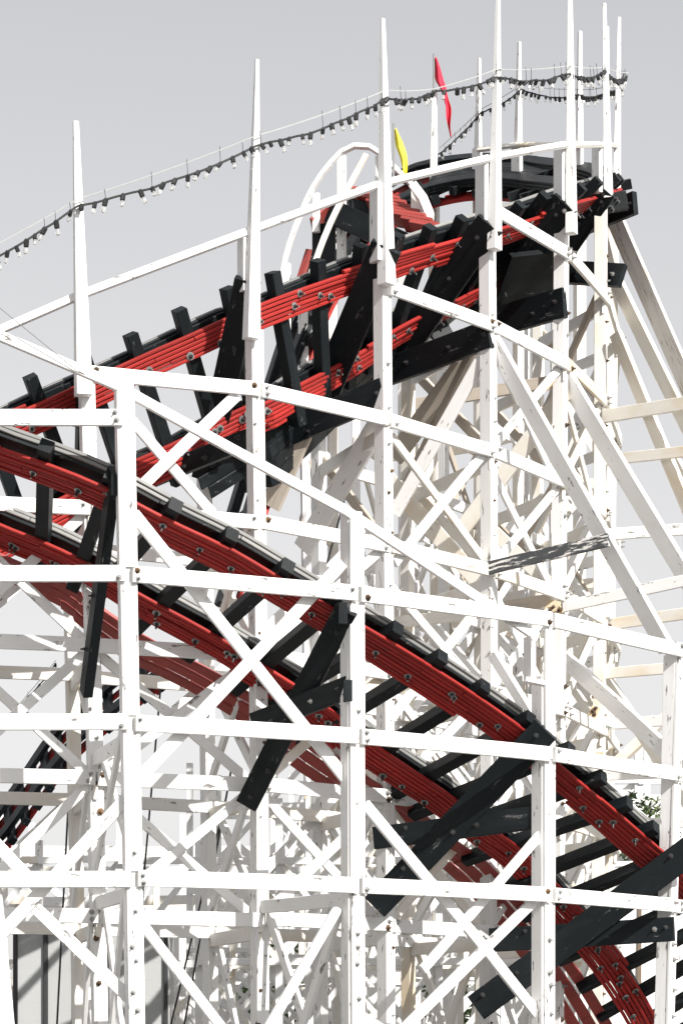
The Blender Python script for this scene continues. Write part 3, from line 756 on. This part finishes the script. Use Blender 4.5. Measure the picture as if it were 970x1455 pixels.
# ------------------------------------------------------------------ shed, lattice fence, stays, shrubs at the bottom
def shed(label, px0, px1, ytop, Y, n):
    x0 = (px0 - CX) / FPX * Y; x1 = (px1 - CX) / FPX * Y; zt = EYE + (HOR - ytop) / FPX * Y
    root = thing('metal_shed', label, 'shed', ((x0 + x1) / 2, Y, 0), 'grey metal sheds under the trestle')
    beam('wall', (x0, Y + .8, zt / 2), (x1, Y + .8, zt / 2), zt - .02, 1.5, 'shed', root, bow=False, seg=1)
    pw = (x1 - x0) / n
    for k in range(n):
        for (za, zb) in ((0.05, zt * .49), (zt * .5, zt - .06)):
            p = beam('panel', (x0 + pw * k + .03, Y + .03, (za + zb) / 2), (x0 + pw * (k + 1) - .03, Y + .03, (za + zb) / 2), zb - za, .03, 'shed', root, bow=False, seg=1)
            for dx in (.06, pw - .12):
                for dz in (.08, zb - za - .08): bolt(V3((x0 + pw * k + .03 + dx, Y + .01, za + dz)), V3((0, -1, 0)), p, STUD)
    for k in range(n + 1): beam('frame', (x0 + pw * k, Y, 0), (x0 + pw * k, Y, zt), .05, .06, 'shedframe', root, bow=False, seg=1)
    beam('roof', (x0 - .05, Y + .7, zt + .03), (x1 + .05, Y + .7, zt + .03), .05, 1.8, 'shedframe', root, bow=False, seg=1)
shed('grey metal shed with dark frames at the foot of the trestle, tall paired doors', 22, 108, 1308, 31.5, 2)
shed('grey metal shed whose dark-edged wall is half hidden behind the first white post', 150, 236, 1300, 33.0, 1)
def lattice(label, px0, px1, ytop, Y):
    x0 = (px0 - CX) / FPX * Y; x1 = (px1 - CX) / FPX * Y; zt = EYE + (HOR - ytop) / FPX * Y
    root = thing('lattice_screen', label, 'lattice', ((x0 + x1) / 2, Y, 0)); f = V3((0, -1, 0))
    for z in (0.1, zt): beam('frame', (x0, Y - .03, z), (x1, Y - .03, z), .09, .04, 'white', root, f, seg=1)
    for x in (x0, x1): beam('frame', (x, Y + .03, 0), (x, Y + .03, zt), .09, .04, 'white', root, f, seg=1)
    for s in (1, -1):
        c = x0 - zt if s > 0 else x0
        while c < (x1 if s > 0 else x1 + zt):
            pts = []
            za = max(0.1, (x0 - c) * s if s > 0 else (c - x1)); zb = min(zt, (x1 - c) if s > 0 else (c - x0))
            if zb - za > .15: beam('slat', (c + s * za, Y + s * .012, za), (c + s * zb, Y + s * .012, zb), .07, .015, 'white', root, f, bow=False, seg=1)
            c += .24
lattice('white diagonal lattice screen low down behind the trestle posts', 268, 395, 1350, 41.5)
lattice('white diagonal lattice screen beside the leafy shrub, partly behind a post', 400, 500, 1360, 42.5)
def stay(label, pts, r=0.013):
    o = link('steel_stay', tube_mesh([P(*p) for p in pts], r, 5), 'cable' if r > .01 else 'steel'); tag(o, label, 'cable', 'dark stays running through the trestle')
stay('thin dark stay slanting down beside the lattice screen', [(330, 1085, 30), (262, 1455, 30), (250, 1520, 30)])
stay('thin dark stay slanting down, the lower of two side by side', [(322, 1130, 30.6), (232, 1500, 30.6)])
stay('thin dark stay running nearly upright in front of the metal shed', [(103, 1030, 30), (80, 1480, 30)])
stay('thin dark stay beside the first white post, slanting over the shed', [(228, 980, 31), (205, 1240, 31), (188, 1480, 31)])
stay('thin slack wire reaching from the handrail to the first front post', [(-40, 405, 23.8), (40, 470, 23.8), (105, 523, 23.85), (150, 549, 23.9)], 0.0045)
stay('thin dark stay crossing behind the wide pale struts', [(508, 640, 30.2), (470, 780, 30.2), (440, 890, 30.2)])
def shrub(label, px, py, Y, rx, rz, n, seed):
    r = random.Random(seed); c = P(px, py, Y); root = thing('leafy_tree', label, 'tree', (c.x, Y, 0))
    beam('trunk', (c.x, Y, 0), (c.x + .05, Y, c.z), .13, .13, 'bark', root, w2=.06, t2=.06)
    vs = []; fs = []
    for k in range(n):
        while True:
            q = V3((r.uniform(-1, 1), r.uniform(-1, 1), r.uniform(-1, 1)))
            if q.length < 1: break
        q = V3((q.x * rx, q.y * rx, q.z * rz)) + c; d = V3((r.uniform(-1, 1), r.uniform(-1, 1), r.uniform(-.9, .5))).normalized(); e = d.cross(V3((r.random(), r.random(), r.random()))).normalized()
        L = r.uniform(.14, .3); w = .03; i = len(vs)
        vs += [tuple(q), tuple(q + d * L * .5 + e * w), tuple(q + d * L), tuple(q + d * L * .5 - e * w)]; fs.append((i, i + 1, i + 2, i + 3))
    me = bpy.data.meshes.new('crown'); me.from_pydata(vs, [], fs); me.update(); link('crown', me, 'leaf', root)
    for o in root.children:
        if o.name.startswith('crown'): o.matrix_parent_inverse = Matrix.Translation(-root.location)
shrub('small leafy tree glimpsed behind the rightmost white post', 905, 1185, 50, .8, .8, 900, 1)
sg = thing('sign_board', 'small white board with a faint dark scribble under the right end of the red track', 'sign', P(884, 1240, 44))
beam('board', P(862, 1238, 44), P(908, 1238, 44), .34, .03, 'white', sg, bow=False, seg=1)
for pts in ([(873, 1233), (876, 1231), (878, 1232)], [(878, 1234), (880, 1230), (882, 1233)], [(882, 1230), (883, 1234), (885, 1230)], [(888, 1231), (885, 1233), (887, 1235), (888, 1233)]):
    o = link('scribble', tube_mesh([P(x, y, 43.97) for x, y in pts], .006, 4), 'cable', sg); o.matrix_parent_inverse = Matrix.Translation(-sg.location)
shrub('leafy tree behind the lattice screen between the posts', 395, 1400, 47, 1.0, .8, 800, 2)
shrub('small leafy tree glimpsed low under the crossing white braces', 650, 1425, 48, .7, .6, 500, 3)
shrub('small leafy tree peeping past the middle front post', 545, 1120, 50, .35, .6, 250, 4)
